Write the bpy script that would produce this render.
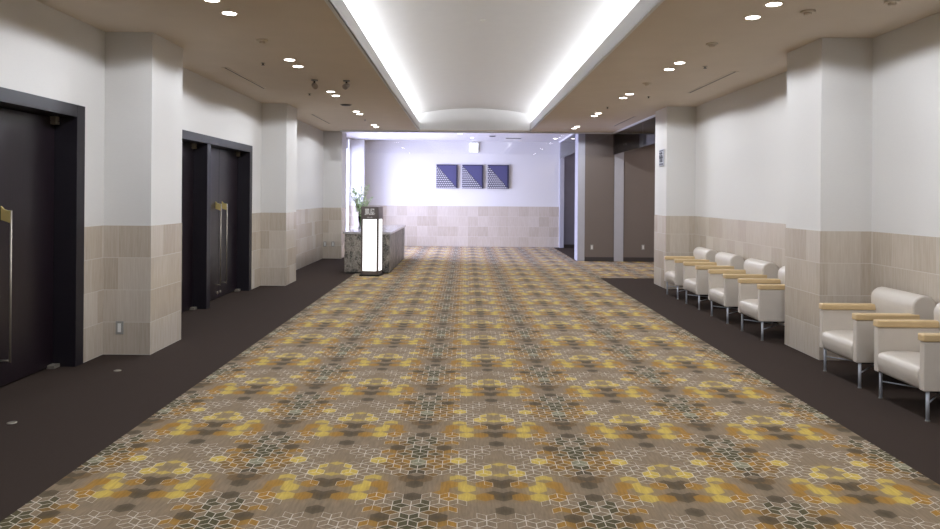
import bpy, bmesh, math, random
from mathutils import Matrix, Vector
random.seed(7)
for o in list(bpy.data.objects):
    bpy.data.objects.remove(o)
S = bpy.context.scene
COL = S.collection
R = math.radians

# ------------------------------------------------------------------ camera
F = 720.0
ROLL = 0.0079
cd = bpy.data.cameras.new('camera'); cam = bpy.data.objects.new('camera', cd); COL.objects.link(cam)
cd.sensor_width = 36; cd.lens = F / 940 * 36
cd.shift_x = 4.5 / 940; cd.shift_y = -68.5 / 940
cd.clip_start = 0.05; cd.clip_end = 200
cam.matrix_world = Matrix.Translation((0, 0, 1.5)) @ Matrix.Rotation(R(90), 4, 'X') @ Matrix.Rotation(ROLL, 4, 'Z')
S.camera = cam
S.view_settings.view_transform = 'Standard'
S.view_settings.look = 'None'
S.view_settings.gamma = 1
S.view_settings.use_curve_mapping = False
S.view_settings.exposure = 0.0

# ------------------------------------------------------------------ world and large lights
W = bpy.data.worlds.new('world'); S.world = W; W.use_nodes = True
bg = W.node_tree.nodes['Background']
bg.inputs[0].default_value = (0.72, 0.82, 1.0, 1); bg.inputs[1].default_value = 4.0

XC = 0.2                       # centre line of the corridor
CEIL = 3.0; BCEIL = 3.12       # corridor ceiling, far lobby ceiling
PL = -2.925; PR = 3.305   # pillar faces
WL = -3.365; WR = 3.78   # recessed walls
END = 16.8; BACK = 21.3; REAR = -4.0
OPL = XC - 1.27; OPR = XC + 1.27; OPF = 16.6; OPN = -2.5   # cove opening

def area(name, loc, rot, sx, sy, power, col, spread=180):
    l = bpy.data.lights.new(name, 'AREA'); l.shape = 'RECTANGLE'; l.size = sx; l.size_y = sy
    l.energy = power; l.color = col; l.spread = R(spread)
    o = bpy.data.objects.new(name, l); COL.objects.link(o); o.location = loc; o.rotation_euler = rot
    return o
WINDOW_W = 860; COVE_W = 185; SPOT_W = 50
DAY = (0.60, 0.61, 0.96)
area('window_daylight', (WL - 0.35, 19.3, 1.55), (0, R(-90), 0), 2.7, 2.9, WINDOW_W, DAY)
for s in (-1, 1):   # light strips lying in the two cove troughs
    area('cove_strip_light', (XC + s * 1.58, (OPF + OPN) / 2, 3.165), (0, R(180 - s * 14), 0), 0.05, OPF - OPN - 0.3, COVE_W, (0.93, 0.95, 1.0), 180)

# ------------------------------------------------------------------ materials
def lin(c):
    return tuple(((x / 255) / 12.92 if x / 255 <= 0.04045 else ((x / 255 + 0.055) / 1.055) ** 2.4) for x in c) + (1,)
class NT:
    def __init__(s, name):
        s.m = bpy.data.materials.new(name); s.m.use_nodes = True
        s.t = s.m.node_tree; s.N = s.t.nodes; s.b = s.N['Principled BSDF']
    def n(s, typ, **kw):
        x = s.N.new(typ)
        for k, v in kw.items(): setattr(x, k, v)
        return x
    def l(s, a, b): s.t.links.new(a, b)
    def v(s, sock, val):
        if hasattr(val, 'is_output') or isinstance(val, bpy.types.NodeSocket): s.l(val, sock)
        else: sock.default_value = val
    def math(s, op, a, b=None, c=None):
        x = s.n('ShaderNodeMath', operation=op)
        s.v(x.inputs[0], a)
        if b is not None: s.v(x.inputs[1], b)
        if c is not None: s.v(x.inputs[2], c)
        return x.outputs[0]
    def mix(s, f, a, b, mode='MIX'):
        x = s.n('ShaderNodeMix', data_type='RGBA', blend_type=mode)
        s.v(x.inputs[0], f); s.v(x.inputs[6], a); s.v(x.inputs[7], b)
        return x.outputs[2]
    def noise(s, scale, vec=None, detail=4, sc=(1, 1, 1)):
        x = s.n('ShaderNodeTexNoise'); x.inputs['Scale'].default_value = scale; x.inputs['Detail'].default_value = detail
        mp = s.n('ShaderNodeMapping'); mp.inputs['Scale'].default_value = sc
        if vec is None: vec = s.n('ShaderNodeTexCoord').outputs['Object']
        s.l(vec, mp.inputs[0]); s.l(mp.outputs[0], x.inputs['Vector'])
        return x.outputs['Fac']
    def ramp(s, f, stops):
        x = s.n('ShaderNodeValToRGB'); e = x.color_ramp.elements
        while len(e) < len(stops): e.new(0.5)
        for i, (p, c) in enumerate(stops): e[i].position = p; e[i].color = c
        s.l(f, x.inputs[0]); return x.outputs[0]
    def bump(s, h, st, dist=0.01):
        x = s.n('ShaderNodeBump'); x.inputs['Strength'].default_value = st; x.inputs['Distance'].default_value = dist
        s.l(h, x.inputs['Height']); s.l(x.outputs[0], s.b.inputs['Normal'])
    def col(s, c): s.v(s.b.inputs['Base Color'], c)
    def p(s, rough=0.5, metal=0, spec=None, coat=None):
        s.b.inputs['Roughness'].default_value = rough; s.b.inputs['Metallic'].default_value = metal
        if spec is not None: s.b.inputs['Specular IOR Level'].default_value = spec
        if coat is not None: s.b.inputs['Coat Weight'].default_value = coat; s.b.inputs['Coat Roughness'].default_value = 0.15

def plain(name, c, rough=0.5, metal=0, spec=None, coat=None, var=0.06, nscale=6, sc=(1, 1, 1), bump=0):
    t = NT(name); f = t.noise(nscale, sc=sc)
    a = lin(c)
    lo = tuple(x * (1 - var) for x in a[:3]) + (1,); hi = tuple(min(1, x * (1 + var)) for x in a[:3]) + (1,)
    t.col(t.ramp(f, [(0.3, lo), (0.7, hi)])); t.p(rough, metal, spec, coat)
    if bump: t.bump(f, bump, 0.003)
    return t.m

def emit(name, c, strength):
    t = NT(name); t.col(lin(c)); t.b.inputs['Emission Color'].default_value = lin(c)
    t.b.inputs['Emission Strength'].default_value = strength
    return t.m

M = {}
M['wall'] = plain('wall_fabric_paper', (214, 211, 206), 0.85, var=0.02, nscale=40, sc=(1, 1, 12), bump=0.08)
M['ceil'] = plain('ceiling_paper', (214, 201, 185), 0.9, var=0.02, nscale=3)
M['bceil'] = plain('lobby_ceiling_paint', (215, 212, 210), 0.9, var=0.02)
M['cove'] = plain('cove_white_paint', (226, 226, 226), 0.85, var=0.01)
M['darkfloor'] = plain('dark_brown_carpet', (59, 49, 43), 0.95, spec=0.1, var=0.18, nscale=260, bump=0.3)
M['chrome'] = plain('brushed_steel', (176, 168, 154), 0.45, 0.75, var=0.03)
M['chair_leg'] = plain('chair_steel', (190, 194, 202), 0.4, 0.35, var=0.03)
M['brass'] = plain('gold_brass', (226, 204, 134), 0.45, 0.6, var=0.04)
M['vinyl'] = plain('cream_vinyl', (205, 196, 184), 0.36, spec=0.5, var=0.03, nscale=8, bump=0.05)
M['armwood'] = plain('pale_maple', (210, 182, 136), 0.38, var=0.07, nscale=14, sc=(1, 10, 10))
M['door'] = plain('dark_wenge_veneer', (27, 18, 24), 0.32, spec=0.5, var=0.4, nscale=22, sc=(9, 9, 0.3), coat=0.12)
M['frame'] = plain('dark_frame', (30, 26, 32), 0.4, spec=0.4, var=0.06)
M['black'] = plain('black_plastic', (25, 24, 24), 0.5)
M['darkmetal'] = plain('dark_metal', (60, 55, 50), 0.35, 0.7)
M['grey_metal'] = plain('satin_grey_metal', (178, 168, 158), 0.4, 0.5)
M['white'] = plain('white_plastic', (225, 224, 220), 0.4, var=0.01)
M['grey'] = plain('grey_plastic', (150, 148, 142), 0.4, var=0.02)
M['brownpanel'] = plain('brown_partition_fabric', (114, 103, 96), 0.9, var=0.04, nscale=50, sc=(1, 1, 8), bump=0.05)
M['darkwall'] = plain('slate_wall', (132, 128, 142), 0.9, var=0.03)
M['base'] = plain('dark_skirting', (62, 54, 52), 0.6)
M['column'] = plain('grey_partition_post', (172, 170, 176), 0.6, var=0.02)
M['trim'] = plain('white_rail', (225, 225, 228), 0.45, var=0.01)
M['lamp'] = emit('lamp_glow', (255, 248, 240), 14)
M['strip'] = emit('strip_glow', (255, 252, 246), 1.5)
M['signlight'] = emit('sign_panel_glow', (255, 255, 255), 1.6)
M['exitlight'] = emit('exit_panel_glow', (250, 255, 252), 2.2)
M['exitgreen'] = emit('exit_green', (120, 190, 150), 1.0)
M['signbody'] = plain('sign_bronze_metal', (128, 118, 114), 0.35, 0.6)
M['letter'] = plain('sign_lettering', (250, 248, 246), 0.4, var=0.0)
M['leaf'] = plain('green_leaf', (200, 222, 180), 0.5, var=0.2)
M['stem'] = plain('green_stem', (110, 130, 84), 0.6)
M['petal'] = plain('white_petal', (235, 238, 228), 0.6, var=0.02)
M['plate_grey'] = plain('sign_plate_grey', (182, 182, 188), 0.4, var=0.01)
M['picto'] = plain('pictogram_grey', (84, 86, 94), 0.5, var=0.01)
M['artblue'] = plain('indigo_canvas', (76, 74, 110), 0.8, var=0.05, nscale=30)
M['artedge'] = plain('dark_indigo_edge', (50, 46, 66), 0.8)
def weave_mat():
    t = NT('black_and_white_weave'); sp = t.n('ShaderNodeSeparateXYZ'); t.l(t.n('ShaderNodeTexCoord').outputs['Object'], sp.inputs[0])
    r = t.math('DIVIDE', sp.outputs[2], 0.056); row = t.math('FLOOR', r); fr = t.math('FRACT', r)
    u = t.math('ADD', t.math('DIVIDE', sp.outputs[0], 0.062), t.math('MULTIPLY', row, 0.5))
    m = t.math('MULTIPLY', t.math('LESS_THAN', fr, 0.58), t.math('LESS_THAN', t.math('FRACT', u), 0.72))
    t.col(t.mix(m, lin((50, 48, 62)), lin((190, 188, 190)))); t.p(0.8); return t.m
M['weave'] = weave_mat()
M['artwhite'] = plain('off_white_thread', (205, 203, 205), 0.8)
M['artgrey'] = plain('charcoal_thread', (84, 82, 92), 0.8)

def thin_glass(name, tint, refl=0.08):
    t = NT(name); N = t.N; N.remove(t.b)
    tr = t.n('ShaderNodeBsdfTransparent'); tr.inputs[0].default_value = tint
    gl = t.n('ShaderNodeBsdfGlossy'); gl.inputs['Roughness'].default_value = 0.02
    fr = t.n('ShaderNodeFresnel'); fr.inputs[0].default_value = 1.45
    mx = t.n('ShaderNodeMixShader'); t.l(fr.outputs[0], mx.inputs[0]); t.l(tr.outputs[0], mx.inputs[1]); t.l(gl.outputs[0], mx.inputs[2])
    t.l(mx.outputs[0], N['Material Output'].inputs[0]); return t.m
M['glass'] = thin_glass('clear_glass', (0.95, 0.97, 0.98, 1))
M['clear'] = thin_glass('clear_barrier_glass', (0.99, 0.99, 1.0, 1))
M['smoke_glass'] = thin_glass('smoke_barrier_glass', (0.80, 0.80, 0.85, 1))

# ceramic wainscot tiles: 0.3 m courses, tone changes tile by tile, pale joints
def tile_mat():
    t = NT('travertine_tile')
    geo = t.n('ShaderNodeNewGeometry'); sp = t.n('ShaderNodeSeparateXYZ'); t.l(geo.outputs['Position'], sp.inputs[0])
    sn = t.n('ShaderNodeSeparateXYZ'); t.l(geo.outputs['True Normal'], sn.inputs[0])
    isx = t.math('GREATER_THAN', t.math('ABSOLUTE', sn.outputs[0]), 0.5)
    uy = t.math('SUBTRACT', sp.outputs[1], 6.7)
    ux = t.math('SUBTRACT', sp.outputs[0], PL)
    u = t.math('ADD', t.math('MULTIPLY', uy, isx), t.math('MULTIPLY', ux, t.math('SUBTRACT', 1.0, isx)))
    row = t.math('FLOOR', t.math('DIVIDE', t.math('ADD', sp.outputs[2], 0.0005), 0.3))
    # every row is shifted by its own amount on the side walls
    off = t.math('MULTIPLY', t.math('FRACT', t.math('MULTIPLY', row, 0.37)), isx)
    uu = t.math('ADD', t.math('DIVIDE', u, 0.3), off)
    cell = t.math('FLOOR', uu); fu = t.math('FRACT', uu); fv = t.math('FRACT', t.math('DIVIDE', t.math('ADD', sp.outputs[2], 0.0005), 0.3))
    cb = t.n('ShaderNodeCombineXYZ'); t.l(cell, cb.inputs[0]); t.l(row, cb.inputs[1]); t.l(isx, cb.inputs[2])
    wn = t.n('ShaderNodeTexWhiteNoise', noise_dimensions='3D'); t.l(cb.outputs[0], wn.inputs['Vector'])
    cu = t.n('ShaderNodeCombineXYZ'); t.l(u, cu.inputs[0]); t.l(sp.outputs[2], cu.inputs[1]); t.l(t.math('MULTIPLY', wn.outputs['Value'], 9.0), cu.inputs[2])
    g = t.noise(5, cu.outputs[0], 5, (14, 0.9, 1))
    tone = t.math('ADD', t.math('MULTIPLY', wn.outputs['Value'], 0.42), t.math('MULTIPLY', g, 0.7))
    c = t.ramp(tone, [(0.15, lin((174, 160, 142))), (0.55, lin((192, 180, 164))), (0.95, lin((208, 199, 186)))])
    jh = t.math('MAXIMUM', t.math('LESS_THAN', fv, 0.018), 0.0)
    jv = t.math('MULTIPLY', t.math('LESS_THAN', fu, 0.012), 0.5)
    c = t.mix(t.math('MULTIPLY', t.math('MAXIMUM', jh, jv), 0.75), c, lin((214, 208, 198)))
    t.col(c); t.p(0.24, spec=0.6); t.bump(g, 0.03, 0.002)
    return t.m
M['tile'] = tile_mat()

def marble_mat():
    t = NT('mottled_marble')
    tc = t.n('ShaderNodeTexCoord').outputs['Object']
    n1 = t.noise(7, tc, 8, (1, 1, 0.6)); 
    vo = t.n('ShaderNodeTexVoronoi', feature='DISTANCE_TO_EDGE'); vo.inputs['Scale'].default_value = 9
    ad = t.n('ShaderNodeVectorMath', operation='ADD'); nn = t.n('ShaderNodeTexNoise'); nn.inputs['Scale'].default_value = 7; t.l(tc, nn.inputs['Vector'])
    t.l(tc, ad.inputs[0]); t.l(nn.outputs['Color'], ad.inputs[1]); t.l(ad.outputs[0], vo.inputs['Vector'])
    vein = t.ramp(vo.outputs['Distance'], [(0.0, (1, 1, 1, 1)), (0.10, (0, 0, 0, 1))])
    oi = t.n('ShaderNodeObjectInfo').outputs['Random']
    c = t.ramp(t.math('ADD', n1, t.math('MULTIPLY', t.math('SUBTRACT', oi, 0.5), 0.26)), [(0.34, lin((30, 29, 26))), (0.47, lin((74, 68, 60))), (0.56, lin((128, 120, 110))), (0.66, lin((52, 52, 44)))])
    c = t.mix(t.math('MULTIPLY', vein, 0.55), c, lin((178, 172, 162)))
    t.col(c); t.p(0.38, spec=0.4); return t.m
M['marble'] = marble_mat()
M['top'] = plain('pale_polished_stone', (150, 146, 144), 0.12, spec=0.6, var=0.15, nscale=12)

# ------------------------------------------------------------------ mesh helpers
def obj(name, bm, mats, parent=None, smooth=False, loc=None):
    me = bpy.data.meshes.new(name); bm.normal_update(); bm.to_mesh(me); bm.free()
    if not isinstance(mats, (list, tuple)): mats = [mats]
    for m in mats: me.materials.append(m)
    if smooth:
        for p in me.polygons: p.use_smooth = True
    o = bpy.data.objects.new(name, me); COL.objects.link(o)
    if loc: o.location = loc
    if parent: o.parent = parent
    return o
def empty(name, loc=(0, 0, 0), rz=0):
    o = bpy.data.objects.new(name, None); COL.objects.link(o); o.location = loc; o.rotation_euler = (0, 0, rz)
    o.empty_display_size = 0.1
    return o
def tag(o, label=None, cat=None, group=None, kind=None):
    if label: o['label'] = label
    if cat: o['category'] = cat
    if group: o['group'] = group
    if kind: o['kind'] = kind
    return o
def struct(name, bm, mats, parent=None):
    o = obj(name, bm, mats, parent)
    if parent is None: o['kind'] = 'structure'
    return o
def B(): return bmesh.new()
def box(bm, x0, x1, y0, y1, z0, z1, bev=0, seg=2, mi=0, mat=None):
    t = bmesh.new(); bmesh.ops.create_cube(t, size=1)
    bmesh.ops.scale(t, vec=(x1 - x0, y1 - y0, z1 - z0), verts=t.verts)
    bmesh.ops.translate(t, vec=((x0 + x1) / 2, (y0 + y1) / 2, (z0 + z1) / 2), verts=t.verts)
    if bev: bmesh.ops.bevel(t, geom=t.edges[:], offset=bev, segments=seg, profile=0.6, affect='EDGES')
    if mat: bmesh.ops.transform(t, matrix=mat, verts=t.verts)
    merge(bm, t, mi); return bm
def merge(bm, t, mi=0):
    vm = {v: bm.verts.new(v.co) for v in t.verts}
    for f in t.faces:
        try:
            nf = bm.faces.new([vm[v] for v in f.verts]); nf.material_index = mi if mi else f.material_index; nf.smooth = f.smooth
        except ValueError: pass
    t.free()
def tube(bm, pts, r, n=10, cap=True, mi=0, smooth=True):
    pts = [Vector(p) for p in pts]; rings = []
    rr = r if isinstance(r, (list, tuple)) else [r] * len(pts)
    ref = None
    for i, p in enumerate(pts):
        d = (pts[min(i + 1, len(pts) - 1)] - pts[max(i - 1, 0)]).normalized()
        if ref is None or abs(ref.dot(d)) > 0.95:
            ref = Vector((1, 0, 0)) if abs(d.x) < 0.9 else Vector((0, 1, 0))
        u = (ref - d * ref.dot(d)).normalized(); w = d.cross(u); ref = u
        rings.append([bm.verts.new(p + u * rr[i] * math.cos(2 * math.pi * k / n) + w * rr[i] * math.sin(2 * math.pi * k / n)) for k in range(n)])
    for a, b in zip(rings, rings[1:]):
        for k in range(n):
            f = bm.faces.new((a[k], a[(k + 1) % n], b[(k + 1) % n], b[k])); f.smooth = smooth; f.material_index = mi
    if cap:
        bm.faces.new(rings[0][::-1]).material_index = mi; bm.faces.new(rings[-1]).material_index = mi
    return bm
def lathe(bm, prof, n=24, c=(0, 0, 0), mi=0, smooth=True):
    rings = []
    for r, z in prof:
        rings.append([bm.verts.new((c[0] + r * math.cos(2 * math.pi * k / n), c[1] + r * math.sin(2 * math.pi * k / n), c[2] + z)) for k in range(n)])
    for a, b in zip(rings, rings[1:]):
        for k in range(n):
            f = bm.faces.new((a[k], a[(k + 1) % n], b[(k + 1) % n], b[k])); f.smooth = smooth; f.material_index = mi
    bm.faces.new(rings[0][::-1]).material_index = mi; bm.faces.new(rings[-1]).material_index = mi
    return bm
def prism(bm, prof, y0, y1, bev=0, seg=2, smooth=True):
    """profile in (x, z), extruded along y"""
    t = bmesh.new()
    a = [t.verts.new((x, y0, z)) for x, z in prof]; b = [t.verts.new((x, y1, z)) for x, z in prof]
    n = len(prof)
    for k in range(n):
        t.faces.new((a[k], a[(k + 1) % n], b[(k + 1) % n], b[k]))
    fa = t.faces.new(a[::-1]); fb = t.faces.new(b)
    bmesh.ops.recalc_face_normals(t, faces=t.faces)
    if bev:
        ed = list(fa.edges) + list(fb.edges)
        bmesh.ops.bevel(t, geom=ed, offset=bev, segments=seg, profile=0.6, affect='EDGES')
    if smooth:
        for f in t.faces: f.smooth = len(f.verts) <= 4
    merge(bm, t); return bm
def copy_tree(o, parent=None):
    c = o.copy(); COL.objects.link(c)
    if parent: c.parent = parent
    for ch in list(o.children): copy_tree(ch, c)
    return c

# ------------------------------------------------------------------ floor and carpet
floor = struct('floor', box(B(), WL - 0.6, 9, REAR - 0.3, BACK + 0.3, -0.1, 0), M['darkfloor'])

def carpet():
    w = 0.0905; hx = w / 2; pitch = 0.0771; s = pitch / 1.5
    X0 = XC; D0 = 3.425
    # per rhombus: inner / outer / bottom colour, then which of the three carry pale outlines
    T = {
     0: {0:'D', 2:'g', 4:'g', 6:'OOg100', 8:'oKo+', 10:'g+'},
     1: {1:'g', 3:'g', 5:'g110', 7:'ggg+', 9:'KgK+'},
     2: {0:'D', 2:'O', 4:'YYY', 6:'O+', 8:'g110', 10:'D'},
     3: {1:'ggD', 3:'gYg', 5:'Ygg', 7:'OgO', 9:'g'},
     4: {0:'D', 2:'O100', 4:'gYY', 6:'O', 8:'g', 10:'D'},
     5: {1:'ggD', 3:'g111', 5:'YYg', 7:'g', 9:'BDB'},
     6: {0:'ggY', 2:'Y+', 4:'g+', 6:'g110', 8:'ggo+', 10:'DDg110'},
     7: {1:'gYg010', 3:'g+', 5:'g+', 7:'oOo+', 9:'oKo+'},
     8: {0:'ggY', 2:'g001', 4:'gYg+', 6:'YOo+', 8:'oOo+', 10:'G+'},
     9: {1:'g', 3:'g110', 5:'ggY+', 7:'Ooo+', 9:'oKo+'},
     10:{0:'g', 2:'g+', 4:'g+', 6:'OOg100', 8:'ooK+', 10:'K+'},
     11:{1:'g011', 3:'g101', 5:'ggg001', 7:'D', 9:'gKK+'}}
    C = {'g': (134, 116, 93), 'D': (80, 69, 50), 'O': (158, 116, 42), 'o': (124, 95, 50), 'Y': (198, 170, 78), 'K': (80, 74, 48), 'G': (134, 132, 108), 'B': (112, 88, 56)}
    C = {k: lin(v) for k, v in C.items()}
    bm = bmesh.new()
    uv = bm.loops.layers.uv.new('UVMap'); cl = bm.loops.layers.float_color.new('tint'); ln = bm.faces.layers.float.new('line')
    cs = bm.verts.layers.float_color.new('soft')
    vd = {}
    def V(x, y):
        k = (round(x * 400), round(y * 400))
        if k not in vd: vd[k] = bm.verts.new((x, y, 0.004))
        return vd[k]
    zones = [(XC - 2.3, XC + 2.3, REAR + 0.1, 17.2), (PL + 0.02, XC + 2.4, 17.2, BACK), (XC + 2.3, 8.5, 13.25, END)]
    def inside(x, y):
        for a, b, c, d in zones:
            if a - 0.06 <= x <= b + 0.06 and c - 0.07 <= y <= d + 0.07: return True
        return False
    acc = {}
    j0 = int((REAR - D0) / pitch) - 1; j1 = int((BACK - D0) / pitch) + 2
    for j in range(j0, j1):
        yc = D0 + pitch * j; row = T[j % 12]
        for i in range(-80, 190):
            if (i - j) % 2: continue
            xc = X0 + hx * i
            if not inside(xc, yc): continue
            m = i % 20; a = m if m <= 10 else 20 - m
            spec = row.get(a, 'g'); fl = (0, 0, 0)
            if spec.endswith('+'): fl = (1, 1, 1); spec = spec[:-1]
            elif spec[-1] in '01': fl = tuple(int(q) for q in spec[-3:]); spec = spec[:-3]
            if len(spec) == 1: spec = spec * 3
            inner, outer, bot = spec
            right, left = (outer, inner) if m <= 10 else (inner, outer)
            lr, ll = (fl[1], fl[0]) if m <= 10 else (fl[0], fl[1])
            c = (xc, yc); top = (xc, yc + s); tr = (xc + hx, yc + s / 2); br = (xc + hx, yc - s / 2)
            bo = (xc, yc - s); bl = (xc - hx, yc - s / 2); tl = (xc - hx, yc + s / 2)
            for key, line, q in ((left, ll, (c, top, tl, bl)), (right, lr, (c, br, tr, top)), (bot, fl[2], (c, bl, bo, br))):
                vs = [V(*p) for p in q]
                try: f = bm.faces.new(vs)
                except ValueError: continue
                f[ln] = float(line)
                for lp, u in zip(f.loops, ((0, 0), (1, 0), (1, 1), (0, 1))):
                    lp[uv].uv = u; lp[cl] = C[key]
                for v in vs: acc.setdefault(v, []).append(C[key])
    for v, l in acc.items():
        v[cs] = tuple(sum(x[k] for x in l) / len(l) for k in range(3)) + (1,)
    # trim the ragged hexagon outline to straight edges, zone by zone
    def cut(pred, co, no):
        fs = [f for f in bm.faces if pred(f.calc_center_median())]
        geom = set(fs)
        for f in fs: geom.update(f.edges); geom.update(f.verts)
        bmesh.ops.bisect_plane(bm, geom=list(geom), plane_co=co, plane_no=no, clear_outer=True)
    pass
    cut(lambda c: c.y < 17.2 and c.x < XC, (XC - 2.3, 0, 0), (-1, 0, 0))
    cut(lambda c: c.y < 13.25, (XC + 2.3, 0, 0), (1, 0, 0))
    cut(lambda c: c.x > XC + 2.3 + 0.001, (0, 13.25, 0), (0, -1, 0))
    cut(lambda c: c.x > XC + 2.45, (0, END - 0.035, 0), (0, 1, 0))
    cut(lambda c: c.y > 17.2, (XC + 2.4, 0, 0), (1, 0, 0))
    cut(lambda c: c.y > 17.2 and c.x < XC, (PL + 0.02, 0, 0), (-1, 0, 0))
    cut(lambda c: True, (0, BACK - 0.01, 0), (0, 1, 0))
    bmesh.ops.recalc_face_normals(bm, faces=bm.faces)
    if bm.faces and bm.faces[0].normal.z < 0: bmesh.ops.reverse_faces(bm, faces=bm.faces)
    return bm
def carpet_mat():
    t = NT('hexagon_pattern_carpet')
    a = t.n('ShaderNodeAttribute', attribute_name='tint').outputs['Color']
    b = t.n('ShaderNodeAttribute', attribute_name='soft').outputs['Color']
    lf = t.n('ShaderNodeAttribute', attribute_name='line').outputs['Fac']
    c = t.mix(t.math('SUBTRACT', 0.42, t.math('MULTIPLY', lf, 0.27)), a, b)
    uvn = t.n('ShaderNodeUVMap', uv_map='UVMap'); sp = t.n('ShaderNodeSeparateXYZ'); t.l(uvn.outputs[0], sp.inputs[0])
    def edge(x): return t.math('MINIMUM', x, t.math('SUBTRACT', 1.0, x))
    d = t.math('MINIMUM', edge(sp.outputs[0]), edge(sp.outputs[1]))
    ms = t.math('LESS_THAN', d, 0.047)
    streak = t.noise(3, sc=(26, 3.5, 1), detail=3); fine = t.noise(170)
    brk = t.math('GREATER_THAN', t.noise(28), 0.40)
    k = t.math('ADD', 0.46, t.math('ADD', t.math('MULTIPLY', streak, 0.8), t.math('MULTIPLY', fine, 0.2)))
    kc = t.n('ShaderNodeCombineColor'); [t.l(k, kc.inputs[q]) for q in range(3)]
    c = t.mix(1.0, c, kc.outputs[0], 'MULTIPLY')
    thin = t.math('MULTIPLY', t.math('LESS_THAN', d, 0.035), t.math('SUBTRACT', 1.0, lf))
    c = t.mix(t.math('MULTIPLY', thin, 0.35), c, b)
    c = t.mix(t.math('MULTIPLY', t.math('MULTIPLY', ms, lf), 0.82), c, lin((214, 202, 184)))
    t.col(c); t.p(0.85, spec=0.12); t.bump(fine, 0.25, 0.002)
    t.b.inputs['Sheen Weight'].default_value = 0.06; t.b.inputs['Sheen Roughness'].default_value = 0.4
    return t.m
cp = obj('carpet', carpet(), carpet_mat())
tag(cp, 'patterned taupe carpet with yellow, ochre and dark hexagons running down the corridor', 'carpet')

# ------------------------------------------------------------------ walls
def wallobj(name, up, low):
    o = struct(name, up, M['wall'])
    if low: obj('wainscot', low, M['tile'], o)
    return o
TH = 1.2; PJ = 0.004
DOORS = ((2.59, 6.34), (7.57, 11.32))
u = B(); l = B()
for a, b in ((REAR, DOORS[0][0]), (DOORS[0][1], DOORS[1][0]), (DOORS[1][1], 17.7)):
    box(u, WL - 0.3, WL, a, b, TH, 2.26); box(l, WL - 0.3, WL + PJ, a, b, 0, TH)
box(u, WL - 0.3, WL, REAR, 17.7, 2.26, CEIL)
wallobj('wall_left', u, l)
u = box(B(), WR, WR + 0.3, REAR, 12.25, TH, CEIL); l = box(B(), WR - PJ, WR + 0.3, REAR, 12.25, 0, TH)
wallobj('wall_right', u, l)
u = box(B(), WL - 0.3, WR + 0.3, REAR - 0.3, REAR, TH, CEIL); l = box(B(), WL - 0.3, WR + 0.3, REAR - 0.3, REAR + PJ, 0, TH)
wallobj('wall_rear', u, l)
# far lobby
BR = 2.80
u = box(B(), WL - 0.3, BR, BACK, BACK + 0.3, TH, BCEIL + 0.1); l = box(B(), WL - 0.3, BR, BACK - PJ, BACK + 0.3, 0, TH)
wallobj('wall_far', u, l)
u = box(B(), WL - 0.02, PL - 0.02, 20.9, BACK, TH, BCEIL); l = box(B(), WL - 0.02, PL - 0.02 + PJ, 20.9 - PJ, BACK, 0, TH)
wallobj('wall_lobby', u, l)
struct('wall_alcove', box(B(), BR + 0.1, 9, BACK, BACK + 0.3, 0, BCEIL + 0.1), M['darkwall'])
struct('baseboard_alcove', box(B(), BR + 0.1, 9, BACK - 0.012, BACK, 0, 0.09), M['base'])
struct('trim_1', box(B(), BR - 0.03, BR + 0.1, BACK - 0.14, BACK + 0.1, 0, BCEIL, 0.004), M['column'])
# partition wall closing the right of the corridor end
p = B(); box(p, 2.785, 9, END, END + 0.12, 0, CEIL)
struct('wall_partition', p, M['brownpanel'])
struct('baseboard_partition', box(B(), 2.79, 9, END - 0.012, END, 0.0, 0.10), M['base'])
struct('trim_2', box(B(), 2.62, 2.785, END, END + 0.45, 0, CEIL, 0.004), M['column'])
struct('trim_3', box(B(), 3.47, 3.685, END - 0.03, END + 0.0, 0, CEIL, 0.004), M['column'])
# side corridor shell
struct('wall_side', box(B(), 9, 9.2, 12.25, BACK + 0.3, 0, BCEIL), M['wall'])
struct('wall_corner', box(B(), WR, 9, 12.25, 12.55, 0, CEIL), M['wall'])
# window wall of the lobby
w = empty('window_1', (WL - 0.1, 19.3, 0)); w['kind'] = 'structure'
f = B(); y0, y1 = -1.6, 1.6
box(f, -0.05, 0.05, y0, y0 + 0.07, 0, BCEIL); box(f, -0.05, 0.05, y1 - 0.07, y1, 0, BCEIL); box(f, -0.05, 0.05, -0.03, 0.03, 0.1, 2.85)
box(f, -0.05, 0.05, y0, y1, 0, 0.1); box(f, -0.05, 0.05, y0, y1, 2.85, BCEIL)
obj('window_frame', f, M['trim'], w)
for a, b in ((y0 + 0.07, -0.03), (0.03, y1 - 0.07)): obj('window_pane', box(B(), -0.004, 0.004, a, b, 0.1, 2.85), M['glass'], w)

# ------------------------------------------------------------------ ceiling with the vaulted cove
c = B(); z0, z1 = CEIL, CEIL + 0.02
box(c, WL - 0.3, OPL, REAR, 17.0, z0, z1); box(c, OPR, WR + 0.3, REAR, 12.4, z0, z1); box(c, OPR, 9.2, 12.4, 17.0, z0, z1)
box(c, OPL, OPR, OPF, 17.0, z0, z1); box(c, OPL, OPR, REAR, OPN, z0, z1)
struct('ceiling', c, M['ceil'])
c = B(); box(c, WL - 0.3, 9.2, 17.0, BACK + 0.3, BCEIL, BCEIL + 0.05); box(c, WL - 0.3, 9.2, 16.98, 17.0, CEIL, BCEIL + 0.05)
struct('ceiling_lobby', c, M['bceil'])
v = B(); HW = 1.95; SPR = 3.20; APX = 3.52
for s in (-1, 1):
    x = XC + s * 1.27
    a, b = sorted((x, x + s * 0.03)); box(v, a, b, OPN, OPF, CEIL - 0.003, 3.18)
    a, b = sorted((x + s * 0.03, XC + s * HW)); box(v, a, b, OPN, OPF, CEIL + 0.021, 3.115)
    a, b = sorted((XC + s * HW, XC + s * (HW + 0.03))); box(v, a, b, OPN, OPF, 3.0 + 0.021, SPR)
n = 40; prev = None
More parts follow.
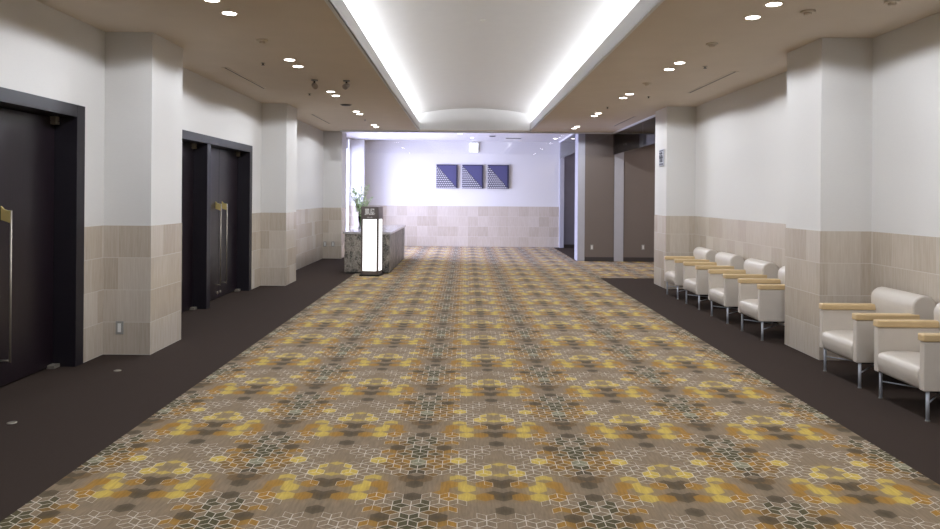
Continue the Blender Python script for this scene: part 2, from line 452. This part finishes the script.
for k in range(n + 1):
    a = k / n * 2 - 1; zz = SPR + (APX - SPR) * (1 - abs(a) ** 2.2); xx = XC + a * HW
    cur = (v.verts.new((xx, OPN, zz)), v.verts.new((xx, OPF, zz)))
    if prev: v.faces.new((prev[0], prev[1], cur[1], cur[0])).smooth = True
    prev = cur
for yy in (OPN, OPF):
    box(v, XC - HW, XC + HW, min(yy, yy + (0.03 if yy > 0 else -0.03)), max(yy, yy + (0.03 if yy > 0 else -0.03)), CEIL - 0.003 if yy > 0 else CEIL, APX + 0.02)
struct('ceiling_cove', v, M['cove'])
for s, side in ((-1, 'left'), (1, 'right')):
    t = empty('cove_light', (XC + s * 1.58, 7, 3.115))
    tag(t, 'long white light batten hidden in the %s trough of the vaulted cove' % side, 'cove light', 'light battens in the ceiling cove')
    obj('housing', box(B(), -0.03, 0.03, OPN - 6.8, OPF - 7.2, 0, 0.02), M['white'], t)
    obj('diffuser', box(B(), -0.02, 0.02, OPN - 6.8, OPF - 7.2, 0.02, 0.03), M['strip'], t)

# ------------------------------------------------------------------ pillars
def pillar(name_label, x0, x1, d0, d1):
    t = empty('pillar', ((x0 + x1) / 2, (d0 + d1) / 2, 0)); hx = (x1 - x0) / 2; hy = (d1 - d0) / 2
    tag(t, name_label, 'pillar', 'wall pillars along the corridor')
    obj('upper_shaft', box(B(), -hx, hx, -hy, hy, TH, CEIL), M['wall'], t)
    obj('tile_base', box(B(), -hx - PJ, hx + PJ, -hy - PJ, hy + PJ, 0, TH), M['tile'], t)
    return t
PD = 0.72
for dd, lab in ((6.7, 'white pillar with beige tile base between the two dark double doors'),
                (11.85, 'white pillar with beige tile base beyond the farther dark doors on the left'),
                (17.0, 'farthest left pillar with tile base, behind the stone reception counter'),
                (1.55, 'left pillar with tile base beside the viewpoint')):
    pillar(lab, WL - (0.03 if dd == 11.85 else 0), PL - (0.028 if dd == 11.85 else 0), dd, dd + (PD if dd < 17 else 0.62))
for dd, lab in ((6.7, 'white pillar with beige tile base between the two rows of cream armchairs'),
                (11.85, 'right pillar with tile base carrying the small grey wall sign'),
                (1.55, 'right pillar with tile base beside the viewpoint')):
    pillar(lab, PR, WR, dd, dd + PD)

# ------------------------------------------------------------------ double doors in the left wall
def door_unit(idx, d0, d1):
    root = empty('door_%d' % idx, (WL, (d0 + d1) / 2, 0)); root['kind'] = 'structure'
    h = (d1 - d0) / 2; RX = -0.18            # leaf plane
    fr = B()
    box(fr, -0.25, 0.012, -h, -h + 0.13, 0, 2.26, 0.003); box(fr, -0.25, 0.012, h - 0.13, h, 0, 2.26, 0.003)
    box(fr, -0.25, 0.012, -h + 0.13, h - 0.13, 2.155, 2.26, 0.003)
    box(fr, -0.24, 0.0, -0.065, 0.065, 0, 2.155, 0.003)
    obj('door_frame', fr, M['frame'], root)
    for s in (-1, 1):
        a = min(s * 0.065, s * (h - 0.13)); b = max(s * 0.065, s * (h - 0.13)); mid = (a + b) / 2
        for e, (p, q) in ((-1, (a + 0.006, mid - 0.003)), (1, (mid + 0.003, b - 0.006))):
            lf = obj('door_leaf', box(B(), RX - 0.045, RX, p, q, 0.012, 2.145, 0.002), M['door'], root)
            yh = mid - 0.13 if e < 0 else mid + 0.13
            hb = B()
            tube(hb, [(RX + 0.075, yh, 0.20), (RX + 0.075, yh, 1.362)], 0.008, 10)
            tube(hb, [(RX, yh, 0.215), (RX + 0.075, yh, 0.215)], 0.007, 8)
            obj('pull_bar', hb, M['chrome'], lf)
            br = prism(B(), [(RX, 1.29), (RX, 1.395), (RX + 0.022, 1.372), (RX + 0.05, 1.362), (RX + 0.075, 1.362), (RX + 0.075, 1.265)], yh - 0.009, yh + 0.009, 0.003, 2, smooth=False)
            o = obj('pull_bracket', br, M['brass'], lf); o['label'] = 'gold bracket at the top of the pull bar'
            lk = B(); lathe(lk, [(0.006, 0), (0.02, 0.003), (0.022, 0.012), (0.014, 0.02)], 14)
            bmesh.ops.rotate(lk, cent=(0, 0, 0), matrix=Matrix.Rotation(R(90), 3, 'Y'), verts=lk.verts)
            bmesh.ops.translate(lk, vec=(RX, mid + e * 0.06, 0.09), verts=lk.verts)
            obj('floor_lock', lk, M['chrome'], lf)
            yp = p + 0.035 if e < 0 else q - 0.035
            pv = box(B(), RX - 0.005, RX + 0.045, yp - 0.032, yp + 0.03, 2.085, 2.112, 0.002); box(pv, RX - 0.005, RX + 0.045, yp - 0.032, yp + 0.03, 2.117, 2.153, 0.002); box(pv, RX, RX + 0.035, yp - 0.02, yp + 0.02, 2.10, 2.13)
            obj('top_pivot', pv, M['chrome'], lf)
            obj('bottom_pivot', box(B(), RX - 0.005, RX + 0.06, yp - 0.05, yp + 0.04, 0.0, 0.03, 0.003), M['chrome'], lf)
    obj('backing', box(B(), -0.32, -0.25, -h, h, 0, 2.25), M['black'], root)
door_unit(1, *DOORS[0]); door_unit(2, *DOORS[1])

# ------------------------------------------------------------------ armchairs
def make_chair():
    root = empty('armchair')
    # local frame: the sitter faces -x
    W2 = 0.30
    for s in (-1, 1):
        a, b = sorted((s * (W2 - 0.055), s * W2))
        obj('arm_panel', box(B(), -0.31, 0.20, a, b, 0.205, 0.538, 0.009, 3), M['vinyl'], root)
        a, b = sorted((s * (W2 - 0.068), s * (W2 + 0.006)))
        ar = box(B(), -0.318, 0.19, a, b, 0.54, 0.592, 0.014, 4)
        o = obj('armrest', ar, M['armwood'], root, smooth=False); o['label'] = 'pale wood armrest cap'
    seat = [(-0.292, 0.205), (-0.305, 0.225), (-0.313, 0.27), (-0.318, 0.315), (-0.310, 0.343), (-0.285, 0.358), (-0.22, 0.368), (-0.10, 0.368), (0.0, 0.362), (0.16, 0.350), (0.20, 0.345), (0.20, 0.205)]
    obj('seat', prism(B(), seat, -0.243, 0.243, 0.012, 3), M['vinyl'], root)
    bk = []
    # lower front, leaning face, rolled top, flat rear
    bk += [(0.19, 0.30), (0.165, 0.44), (0.145, 0.54), (0.135, 0.60)]
    for k in range(9):
        a = math.pi - k / 8 * math.pi * 0.98; bk.append((0.228 + 0.096 * math.cos(a), 0.648 + 0.092 * math.sin(a)))
    bk += [(0.330, 0.60), (0.322, 0.50), (0.31, 0.205), (0.20, 0.205)]
    obj('backrest', prism(B(), bk, -W2, W2, 0.02, 4), M['vinyl'], root)
    fr = B(); box(fr, -0.26, 0.24, -0.262, 0.262, 0.190, 0.204)
    obj('underframe', fr, M['black'], root)
    for x in (-0.27, 0.26):
        for s in (-1, 1):
            g = tube(B(), [(x, s * 0.275, 0.004), (x, s * 0.275, 0.205)], 0.0115, 12)
            lg = obj('leg', g, M['chair_leg'], root)
            obj('foot_pad', lathe(B(), [(0.014, 0), (0.0155, 0.006)], 12, (x, s * 0.275, 0)), M['grey'], lg)
    st = B()
    tube(st, [(-0.27, 0.275, 0.13), (0.26, -0.275, 0.13)], 0.005, 8); tube(st, [(-0.27, -0.275, 0.118), (0.26, 0.275, 0.118)], 0.005, 8)
    obj('cross_stretcher', st, M['chair_leg'], root)
    return root
CH = [(5.15, 'cream armchair with pale wood arms nearest the camera, cut by the right edge', 'near'),
      (5.99, 'cream armchair beside the pillar, second nearest the camera', 'near'),
      (7.865, 'cream armchair in the far bay, nearest of four, partly hidden by the pillar', 'far'),
      (8.87, 'cream armchair in the far bay, second of four from the camera', 'far'),
      (9.92, 'cream armchair in the far bay, third of four from the camera', 'far'),
      (10.89, 'cream armchair in the far bay, farthest of four and closest to the signed pillar', 'far')]
proto = make_chair()
for i, (d, lab, k) in enumerate(CH):
    o = proto if i == 0 else copy_tree(proto)
    o.location = (3.41, d, 0)
    tag(o, lab, 'armchair', 'cream armchairs along the right wall')

# ------------------------------------------------------------------ reception counter, lit sign, flowers
cx, cw = -1.87, 0.86
ct = empty('reception_counter', (cx, 15.42, 0)); tag(ct, 'dark mottled marble reception counter with pale polished top at the far left', 'counter')
hy = 1.68
obj('body', box(B(), -0.41, 0.41, -hy + 0.02, hy - 0.02, 0.0, 0.755), M['black'], ct)
k = 0; n = 9
for i in range(n):
    a = -hy + i * 2 * hy / n; b = a + 2 * hy / n - 0.006
    for s in (-1, 1):
        x = s * 0.41; p, q = sorted((x, x + s * 0.02)); obj('side_slab', box(B(), p, q, a, b, 0.03, 0.755, 0.002), M['marble'], ct)
for s in (-1, 1):
    p, q = sorted((s * (hy - 0.02), s * hy))
    for a, b in ((-0.43, -0.003), (0.003, 0.43)): obj('end_slab', box(B(), a, b, p + s * 0.004, q + s * 0.004, 0.03, 0.755, 0.002), M['marble'], ct)
obj('countertop', box(B(), -0.46, 0.46, -hy - 0.03, hy + 0.03, 0.757, 0.80, 0.005), M['top'], ct)

sg = empty('lit_sign', (-1.745, 13.47, 0), R(-7)); tag(sg, 'standing metal light box sign with glowing white panels in front of the counter', 'sign')
h = 0.165; H = 1.29
b = B()
box(b, -h - 0.02, h + 0.02, -h - 0.02, h + 0.02, 0, 0.035, 0.004)
o = obj('base', b, M['black'], sg)
b = B()
for x in (-h, h - 0.035):
    for y in (-h, h - 0.035): box(b, x, x + 0.035, y, y + 0.035, 0.035, 1.06)
box(b, -h, h, -h, h, 0.035, 0.10); box(b, -h, h, -h, h, 1.055, H, 0.003)
obj('casing', b, M['signbody'], sg)
obj('front_panel', box(B(), -h + 0.035, h - 0.035, -h + 0.004, -h + 0.012, 0.10, 1.055), M['signlight'], sg)
obj('back_panel', box(B(), -h + 0.035, h - 0.035, h - 0.012, h - 0.004, 0.10, 1.055), M['signlight'], sg)
obj('side_panel', box(B(), h - 0.012, h - 0.004, -h + 0.035, h - 0.035, 0.10, 1.055), M['signlight'], sg)
obj('side_panel', box(B(), -h + 0.004, -h + 0.012, -h + 0.035, h - 0.035, 0.10, 1.055), M['signlight'], sg)
def text(body, size, loc, parent, mat, name, rot=(R(90), 0, 0)):
    cu = bpy.data.curves.new(name, 'FONT'); cu.body = body; cu.size = size; cu.extrude = 0.0015; cu.offset = size * 0.012; cu.align_x = 'CENTER'; cu.align_y = 'CENTER'
    tmp = bpy.data.objects.new('tmp', cu); COL.objects.link(tmp)
    bpy.context.view_layer.update()
    me = bpy.data.meshes.new_from_object(tmp.evaluated_get(bpy.context.evaluated_depsgraph_get()))
    bpy.data.objects.remove(tmp)
    o = bpy.data.objects.new(name, me); COL.objects.link(o); me.materials.clear(); me.materials.append(mat)
    o.parent = parent; o.location = loc; o.rotation_euler = rot
    return o
text('鳳凰', 0.132, (0, -h - 0.003, 1.185), sg, M['letter'], 'sign_lettering').scale = (0.76, 1, 1)
text('Ho-oh', 0.036, (0, -h - 0.003, 1.09), sg, M['letter'], 'small_lettering')

vz = empty('flower_arrangement', (-2.08, 14.35, 0.80)); tag(vz, 'glass vase of leafy stems and white blossoms on the counter behind the sign', 'plant')
obj('vase', lathe(B(), [(0.045, 0), (0.05, 0.01), (0.042, 0.12), (0.055, 0.26), (0.06, 0.28), (0.052, 0.28), (0.036, 0.12), (0.04, 0.02)], 20), M['glass'], vz)
sb = B(); lb = B(); pb = B()
for i in range(26):
    a = i * 2.4; rr = random.uniform(0.05, 0.22); hh = random.uniform(0.45, 0.92)
    if i % 3 == 0: rr *= 1.1; 
    P = [Vector((0, 0, 0.03)), Vector((rr * .25 * math.cos(a), rr * .25 * math.sin(a), hh * .45)), Vector((rr * .6 * math.cos(a), rr * .6 * math.sin(a), hh * .8)), Vector((rr * math.cos(a), rr * math.sin(a), hh))]
    tube(sb, P, [0.004, 0.004, 0.003, 0.002], 6)
    for q in range(13):
        tt = random.uniform(0.45, 1.0); seg = min(2, int(tt * 3)); fr_ = tt * 3 - seg
        base = P[seg].lerp(P[seg + 1], fr_) if seg < 3 else P[3]
        d = Vector((random.uniform(-1, 1), random.uniform(-1, 1), random.uniform(-.3, .8))).normalized(); L = random.uniform(0.06, 0.12)
        sd = d.cross(Vector((0, 0, 1))).normalized() * L * 0.22
        bmx = pb if (i % 2 == 0 and q < 9) else lb
        if bmx is pb: sd *= 1.9; L *= 0.55
        m1 = base + d * L * 0.5 + Vector((0, 0, L * .15)); tip = base + d * L
        vs = [bmx.verts.new(x) for x in (base, m1 + sd, tip, m1 - sd)]; mv = bmx.verts.new(m1 - Vector((0, 0, L * 0.08)))
        for x, y in ((0, 1), (1, 2), (2, 3), (3, 0)): bmx.faces.new((vs[x], vs[y], mv))
obj('stems', sb, M['stem'], vz); obj('leaves', lb, M['leaf'], vz); o = obj('blossoms', pb, M['petal'], vz)

# ------------------------------------------------------------------ three artworks on the far wall
def unproj(x, y, z=None, D=None):
    dx = x - 465.5; dy = y - 196
    dx, dy = dx + dy * ROLL, dy - dx * ROLL
    if D is None: D = -(z - 1.5) * F / dy
    return dx * D / F, D, 1.5 - dy * D / F
for i, (xa, lab) in enumerate(((447.0, 'leftmost'), (472.7, 'middle'), (498.2, 'rightmost'))):
    X, _, _ = unproj(xa, 176.5, D=BACK)
    a = empty('wall_art', (X, BACK, 2.075)); tag(a, 'indigo and white geometric wall panel, %s of the three on the far wall' % lab, 'artwork', 'square artworks on the far wall')
    hw = 0.315; hh = 0.35
    obj('canvas', box(B(), -hw, hw, -0.05, 0, -hh, hh, 0.003), M['artedge'], a)
    t = B(); yf = -0.053
    vs = [t.verts.new(p) for p in ((-hw + 0.03, yf, hh - 0.03), (hw - 0.05, yf, hh - 0.03), (hw - 0.05, yf, -hh + 0.05))]
    t.faces.new(vs); r_ = bmesh.ops.extrude_face_region(t, geom=t.faces[:]); bmesh.ops.translate(t, vec=(0, 0.003, 0), verts=[g for g in r_['geom'] if isinstance(g, bmesh.types.BMVert)])
    obj('blue_field', t, M['artblue'], a)
    t = B()
    vs = [t.verts.new(p) for p in ((-hw + 0.004, yf, hh - 0.02), (hw - 0.03, yf, -hh + 0.008), (-hw + 0.004, yf, -hh + 0.008))]
    t.faces.new(vs); r_ = bmesh.ops.extrude_face_region(t, geom=t.faces[:]); bmesh.ops.translate(t, vec=(0, 0.003, 0), verts=[g for g in r_['geom'] if isinstance(g, bmesh.types.BMVert)])
    bmesh.ops.recalc_face_normals(t, faces=t.faces)
    obj('woven_field', t, M['weave'], a)

# ------------------------------------------------------------------ exit sign
X, _, Z = unproj(473.9, 147.6, D=BACK)
ex = empty('exit_sign', (X, BACK, Z)); tag(ex, 'small glowing white exit sign high on the far wall above the artworks', 'sign')
obj('housing', box(B(), -0.13, 0.13, -0.045, 0, -0.14, 0.14, 0.006), M['white'], ex)
obj('light_panel', box(B(), -0.12, 0.12, -0.049, -0.045, -0.13, 0.13), M['exitlight'], ex)
pg = B(); yy = -0.052
box(pg, -0.02, 0.085, yy, yy + 0.003, 0.06, 0.066); box(pg, 0.078, 0.085, yy, yy + 0.003, -0.08, 0.066)
lathe(pg, [(0.012, 0), (0.012, 0.002)], 12, (0.005, yy, 0.035))
for P_ in ([(-.005, .02), (.01, -.025)], [(.01, -.025), (.045, -.04), (.05, -.08)], [(.008, -.025), (-.02, -.05), (-.05, -.055)], [(-.002, .015), (.03, .0), (.045, .012)], [(-.005, .015), (-.035, .005), (-.04, -.02)]):
    tube(pg, [(p[0], yy, p[1]) for p in P_], 0.008, 6)
obj('running_figure', pg, M['exitgreen'], ex)

# small grey sign on the right pillar
ws = empty('wall_sign', (PR - PJ, 12.13, 0)); tag(ws, 'small grey pictogram sign on the face of the far right pillar', 'sign')
ws.location = (PR - PJ, 12.12, 2.17)
obj('plate', box(B(), -0.012, 0, -0.14, 0.14, -0.14, 0.14, 0.003), M['plate_grey'], ws)
pg = B(); xx = -0.0135
def bar(y0, z0, y1, z1, r=0.012): tube(pg, [(xx, y0, z0), (xx, y1, z1)], r, 6)
box(pg, xx - 0.002, xx + 0.002, -0.115, 0.115, 0.105, 0.125); box(pg, xx - 0.002, xx + 0.002, -0.115, 0.115, -0.125, -0.095)
for s in (-1, 1):
    lathe(pg, [(0.016, -0.016), (0.018, 0), (0.016, 0.016)], 10, (xx, s * 0.055, 0.075))
    bar(s * 0.055, 0.045, s * 0.055, -0.01, 0.018); bar(s * 0.055, 0.04, s * 0.095, -0.01, 0.007); bar(s * 0.055, 0.04, s * 0.018, -0.01, 0.007)
    bar(s * 0.05, -0.01, s * 0.042, -0.075, 0.008); bar(s * 0.06, -0.01, s * 0.07, -0.075, 0.008)
bar(0, 0.09, 0, -0.08, 0.004)
obj('pictogram', pg, M['picto'], ws)

# ------------------------------------------------------------------ glass smoke barriers hanging from the ceiling
def barrier(label, x0, y0, x1, y1, zt, n, gm='smoke_glass'):
    L = math.hypot(x1 - x0, y1 - y0); a = math.atan2(y1 - y0, x1 - x0)
    r = empty('glass_smoke_barrier', (x0, y0, 0), a); tag(r, label, 'glass screen', 'hanging glass smoke barriers')
    obj('top_rail', box(B(), 0, L, -0.02, 0.02, zt - 0.035, zt - 0.001, 0.002), M['trim'], r)
    for k in range(n):
        obj('glass_pane', box(B(), k * L / n + 0.003, (k + 1) * L / n - 0.003, -0.004, 0.004, zt - 0.52, zt - 0.035), M[gm], r)
barrier('clear glass smoke barrier hanging across the corridor end', PL + 0.01, END - 0.1, 3.39, END - 0.1, CEIL, 4, 'clear')
barrier('smoked glass barrier hanging over the side corridor beside the far right pillar', 3.42, 12.60, 3.42, END - 0.06, CEIL, 3)
barrier('short glass barrier over the lobby side opening beside the grey post', 2.70, END + 0.47, 2.76, BACK - 0.15, BCEIL, 3)

# ------------------------------------------------------------------ ceiling fittings
def spot(parent, col=(0.85, 0.90, 1.0), power=SPOT_W):
    l = bpy.data.lights.new('downlight_beam', 'SPOT'); l.energy = power; l.spot_size = R(165); l.spot_blend = 0.12; l.shadow_soft_size = 0.05; l.color = col
    o = bpy.data.objects.new('downlight_beam', l); COL.objects.link(o); o.parent = parent; o.location = (0, 0, -0.02)
def make_downlight():
    d = empty('downlight')
    rg = B(); n = 28
    for (r0, r1, za, zb) in ((0.056, 0.070, -0.002, -0.004), (0.070, 0.073, -0.004, 0)):
        a = [(rg.verts.new((r0 * math.cos(2 * math.pi * k / n), r0 * math.sin(2 * math.pi * k / n), za)), rg.verts.new((r1 * math.cos(2 * math.pi * k / n), r1 * math.sin(2 * math.pi * k / n), zb))) for k in range(n)]
        for k in range(n): rg.faces.new((a[k][0], a[(k + 1) % n][0], a[(k + 1) % n][1], a[k][1]))
    obj('trim_ring', rg, M['ceil'], d)
    obj('lens', lathe(B(), [(0.056, -0.003), (0.056, -0.001)], n), M['lamp'], d)
    return d
dl = make_downlight(); first = True
names = {0: 'nearest', 1: 'second', 2: 'third', 3: 'fourth', 4: 'fifth'}
for s, side in ((-1, 'left'), (1, 'right')):
    for k in range(-2, 5):
        for q, dd in ((0, 5.56), (1, 5.97)):
            o = dl if first else copy_tree(dl); first = False
            o.location = (XC + s * 2.17, dd + 2.45 * k, CEIL)
            lab = ('round glowing downlight in the %s ceiling, %s of the %s pair from the camera' % (side, 'nearer' if q == 0 else 'farther', names[k])) if k >= 0 else 'round downlight in the %s ceiling %s the viewpoint, %s of its pair' % (side, 'above' if k == -1 else 'behind', 'nearer' if q == 0 else 'farther')
            tag(o, lab, 'ceiling light', 'round downlights in the corridor ceiling')
for o in [o for o in list(COL.objects) if o.name.startswith('downlight') and o.type == 'EMPTY']: spot(o)
for px, py, lab in ((460, 133.8, 'left of the exit sign'), (472, 137.7, 'just above the exit sign'), (555.4, 138.6, 'near the grey post at right')):
    X, D, Z = unproj(px, py, z=BCEIL); o = copy_tree(dl)
    for ch in list(o.children):
        if ch.type == 'LIGHT': bpy.data.objects.remove(ch)
    o.location = (X, min(D, BACK - 0.3), BCEIL); tag(o, 'small downlight in the lobby ceiling, %s' % lab, 'ceiling light', 'lobby downlights'); spot(o, (0.9, 0.92, 1), 6)

for X, D, z_, lab in ((5.3, 15.2, CEIL, 'downlight in the side corridor to the right, out of sight from the hall'), (7.2, 15.2, CEIL, 'second downlight deeper in the side corridor'), (4.3, 19.6, BCEIL, 'downlight in the alcove behind the brown partition')):  # the alcove one is an added lamp that lifts the slate wall
    o = copy_tree(dl)
    for ch in list(o.children):
        if ch.type == 'LIGHT': bpy.data.objects.remove(ch)
    o.location = (X, D, z_); tag(o, lab, 'ceiling light', 'downlights beyond the partition'); spot(o, (1.0, 0.9, 0.85), 60)
def slot(label, p0, p1, zc=CEIL, wd=0.034):
    a = unproj(*p0, z=zc); b = unproj(*p1, z=zc); x = (a[0] + b[0]) / 2
    r = empty('slot_diffuser', (x, (a[1] + b[1]) / 2, zc)); tag(r, label, 'air vent', 'slot air diffusers in the ceiling'); h_ = abs(b[1] - a[1]) / 2
    f = B()
    for s in (-1, 1): box(f, s * wd * .7 - 0.012, s * wd * .7 + 0.012, -h_, h_, -0.005, 0)
    for s in (-1, 1): box(f, -wd * .7 - .006, wd * .7 + .006, s * h_ - 0.006, s * h_ + 0.006, -0.006, 0)
    obj('slot_frame', f, M['ceil'], r); obj('dark_slot', box(B(), -wd * .7, wd * .7, -h_, h_, -0.002, 0), M['black'], r)
slot('slot air diffuser in the left ceiling above the pillar and farther doors', (223.4, 67.2), (265, 88.5))
slot('slot air diffuser in the left ceiling near the farthest left pillar', (311.9, 114), (329.3, 123.6))
slot('slot air diffuser in the right ceiling above the far row of armchairs', (688.8, 92.9), (736.7, 71.2))
slot('slot air diffuser in the right ceiling beside the glass barrier', (615, 126), (633.5, 116.3))

def camera_dome(px, py, lab, tilt):
    X, D, Z = unproj(px, py, z=CEIL); r = empty('ceiling_spotlight', (X, D, CEIL), tilt); tag(r, lab, 'spotlight', 'swivel spotlights on the left ceiling')
    obj('mounting_plate', lathe(B(), [(0.055, -0.0), (0.055, -0.016), (0.03, -0.02)], 24), M['grey'], r)
    obj('stem', tube(B(), [(0, 0, -0.02), (0, 0, -0.05)], 0.015, 10), M['darkmetal'], r)
    hd = B(); lathe(hd, [(0.03, -0.055), (0.042, -0.04), (0.046, 0.02), (0.046, 0.055), (0.038, 0.055), (0.034, 0.03)], 20)
    bmesh.ops.rotate(hd, cent=(0, 0, 0), matrix=Matrix.Rotation(R(115), 3, 'X'), verts=hd.verts); bmesh.ops.translate(hd, vec=(0, 0, -0.09), verts=hd.verts)
    obj('lamp_head', hd, M['grey_metal'], r)
    r.scale = (0.8, 0.8, 0.8)
camera_dome(314.5, 80, 'dark swivel spotlight on the left ceiling, farther from the cove', 0.5)
camera_dome(346.5, 80.5, 'dark swivel spotlight on the left ceiling, closer to the cove', -0.4)
def speaker(px, py, lab, zc=CEIL, r_=0.085, cat='ceiling speaker'):
    X, D, Z = unproj(px, py, z=zc); r = empty('ceiling_speaker', (X, min(D, BACK - .3), zc)); tag(r, lab, cat)
    obj('rim', lathe(B(), [(r_ + 0.012, 0), (r_ + 0.012, -0.006), (r_, -0.008)], 24), M['grey'], r)
    obj('grille', lathe(B(), [(r_, -0.008), (r_ * .8, -0.02), (0.01, -0.024)], 24), M['darkmetal'], r)
speaker(346, 104.5, 'dark round ceiling grille beyond the two swivel spotlights')
speaker(492.5, 135.9, 'dark round grille in the lobby ceiling right of the exit sign', BCEIL, 0.09)
X, D, Z = unproj(513.5, 138.2, z=BCEIL)
lv = empty('ceiling_grille', (X, min(D, BACK - 0.4), BCEIL)); tag(lv, 'dark rectangular air grille in the lobby ceiling above the rightmost artwork', 'air vent')
obj('grille_frame', box(B(), -0.22, 0.22, -0.10, 0.10, -0.008, 0), M['grey'], lv); g = B()
for k in range(6): box(g, -0.2, 0.2, -0.085 + k * 0.03, -0.065 + k * 0.03, -0.012, -0.007)
obj('slats', g, M['black'], lv)
def sprinkler(px, py, lab, big, zc=CEIL):
    X, D, Z = unproj(px, py, z=zc)
    if big:
        r = empty('smoke_detector', (X, D, zc)); tag(r, lab, 'smoke detector', 'smoke detectors on the corridor ceiling')
        obj('detector_base', lathe(B(), [(0.055, 0), (0.055, -0.012), (0.045, -0.016)], 20), M['ceil'], r); obj('detector_head', lathe(B(), [(0.03, -0.016), (0.028, -0.034), (0.01, -0.038)], 16), M['ceil'], r)
    else:
        r = empty('sprinkler_head', (X, D, zc)); tag(r, lab, 'sprinkler', 'sprinkler heads in the corridor ceiling')
        obj('escutcheon', lathe(B(), [(0.028, 0), (0.024, -0.005)], 14), M['chrome'], r); obj('deflector', lathe(B(), [(0.008, -0.005), (0.008, -0.022), (0.02, -0.024), (0.02, -0.026)], 12), M['darkmetal'], r)
for px, py, lab, big in ((262, 40, 'round smoke detector in the near left ceiling between two downlight pairs', 1), (712, 43.5, 'round smoke detector on the right ceiling between the nearest two downlight pairs', 1),
        (647, 83, 'round smoke detector on the right ceiling between second and third downlight pairs', 1), (892, 1, 'smoke detector at the very top right of the ceiling', 1),
        (808, 11, 'small smoke detector on the ceiling above the near right pillar', 1),
        (263, 63, 'tiny sprinkler head on the left ceiling near the slot diffuser', 0), (705, 66.3, 'tiny sprinkler head on the right ceiling near the slot diffuser', 0),
        (648.5, 96.3, 'tiny sprinkler head beside the third right downlight pair', 0), (309.5, 93.5, 'tiny sprinkler head below the left swivel spotlight', 0), (607.5, 107, 'tiny sprinkler head by the fourth right downlight pair', 0), (365, 119.5, 'tiny sprinkler head on the far left ceiling', 0)):
    sprinkler(px, py, lab, big)
r = empty('sprinkler_head', (unproj(483, 20, z=3.52)[0], unproj(483, 20, z=3.52)[1], 3.52)); tag(r, 'pale sprinkler head on the crown of the vaulted cove', 'sprinkler')
obj('escutcheon', lathe(B(), [(0.035, 0), (0.03, -0.008), (0.01, -0.02)], 14), M['white'], r)

# ------------------------------------------------------------------ outlets and floor plates
def outlet(name, lab, loc, rz, w_=0.07, h_=0.12):
    r = empty(name, loc, rz); tag(r, lab, 'outlet', 'wall outlets')
    obj('plate', box(B(), -w_ / 2, w_ / 2, -0.008, 0, -h_ / 2, h_ / 2, 0.002), M['grey'], r)
    obj('socket', box(B(), -w_ * .22, w_ * .22, -0.011, -0.008, -h_ * .34, h_ * .34, 0.001), M['white'], r)
X, _, Z = unproj(120, 327.5, D=6.7); outlet('wall_outlet', 'grey wall outlet low on the tiled pillar by the near doors', (X, 6.7 - PJ, Z), 0)
for px, lab in ((325, 'left'), (333, 'right')):
    X, _, Z = unproj(px, 244, D=17.0); outlet('wall_outlet', 'small wall outlet on the farthest left pillar, the %s one of two' % lab, (X, 17.0 - PJ, Z), 0)
X, _, Z = unproj(591.8, 247.2, D=END); outlet('wall_outlet', 'white wall outlet on the brown partition left of the grey post', (X, END, Z), 0)
X, _, Z = unproj(643, 247.2, D=END); outlet('wall_outlet', 'white wall outlet on the brown partition right of the grey post', (X, END, Z), 0)
for px, py, lab in ((117.5, 370.8, 'tiny metal floor plate on dark carpet below the near pillar'), (12, 423, 'tiny metal floor plate on dark carpet at the left picture edge')):
    X, D, Z = unproj(px, py, z=0); r = obj('floor_plate', lathe(B(), [(0.03, 0), (0.03, 0.004), (0.022, 0.006)], 16), M['chrome'], loc=(X, D, 0)); tag(r, lab, 'floor plate', 'floor plates')
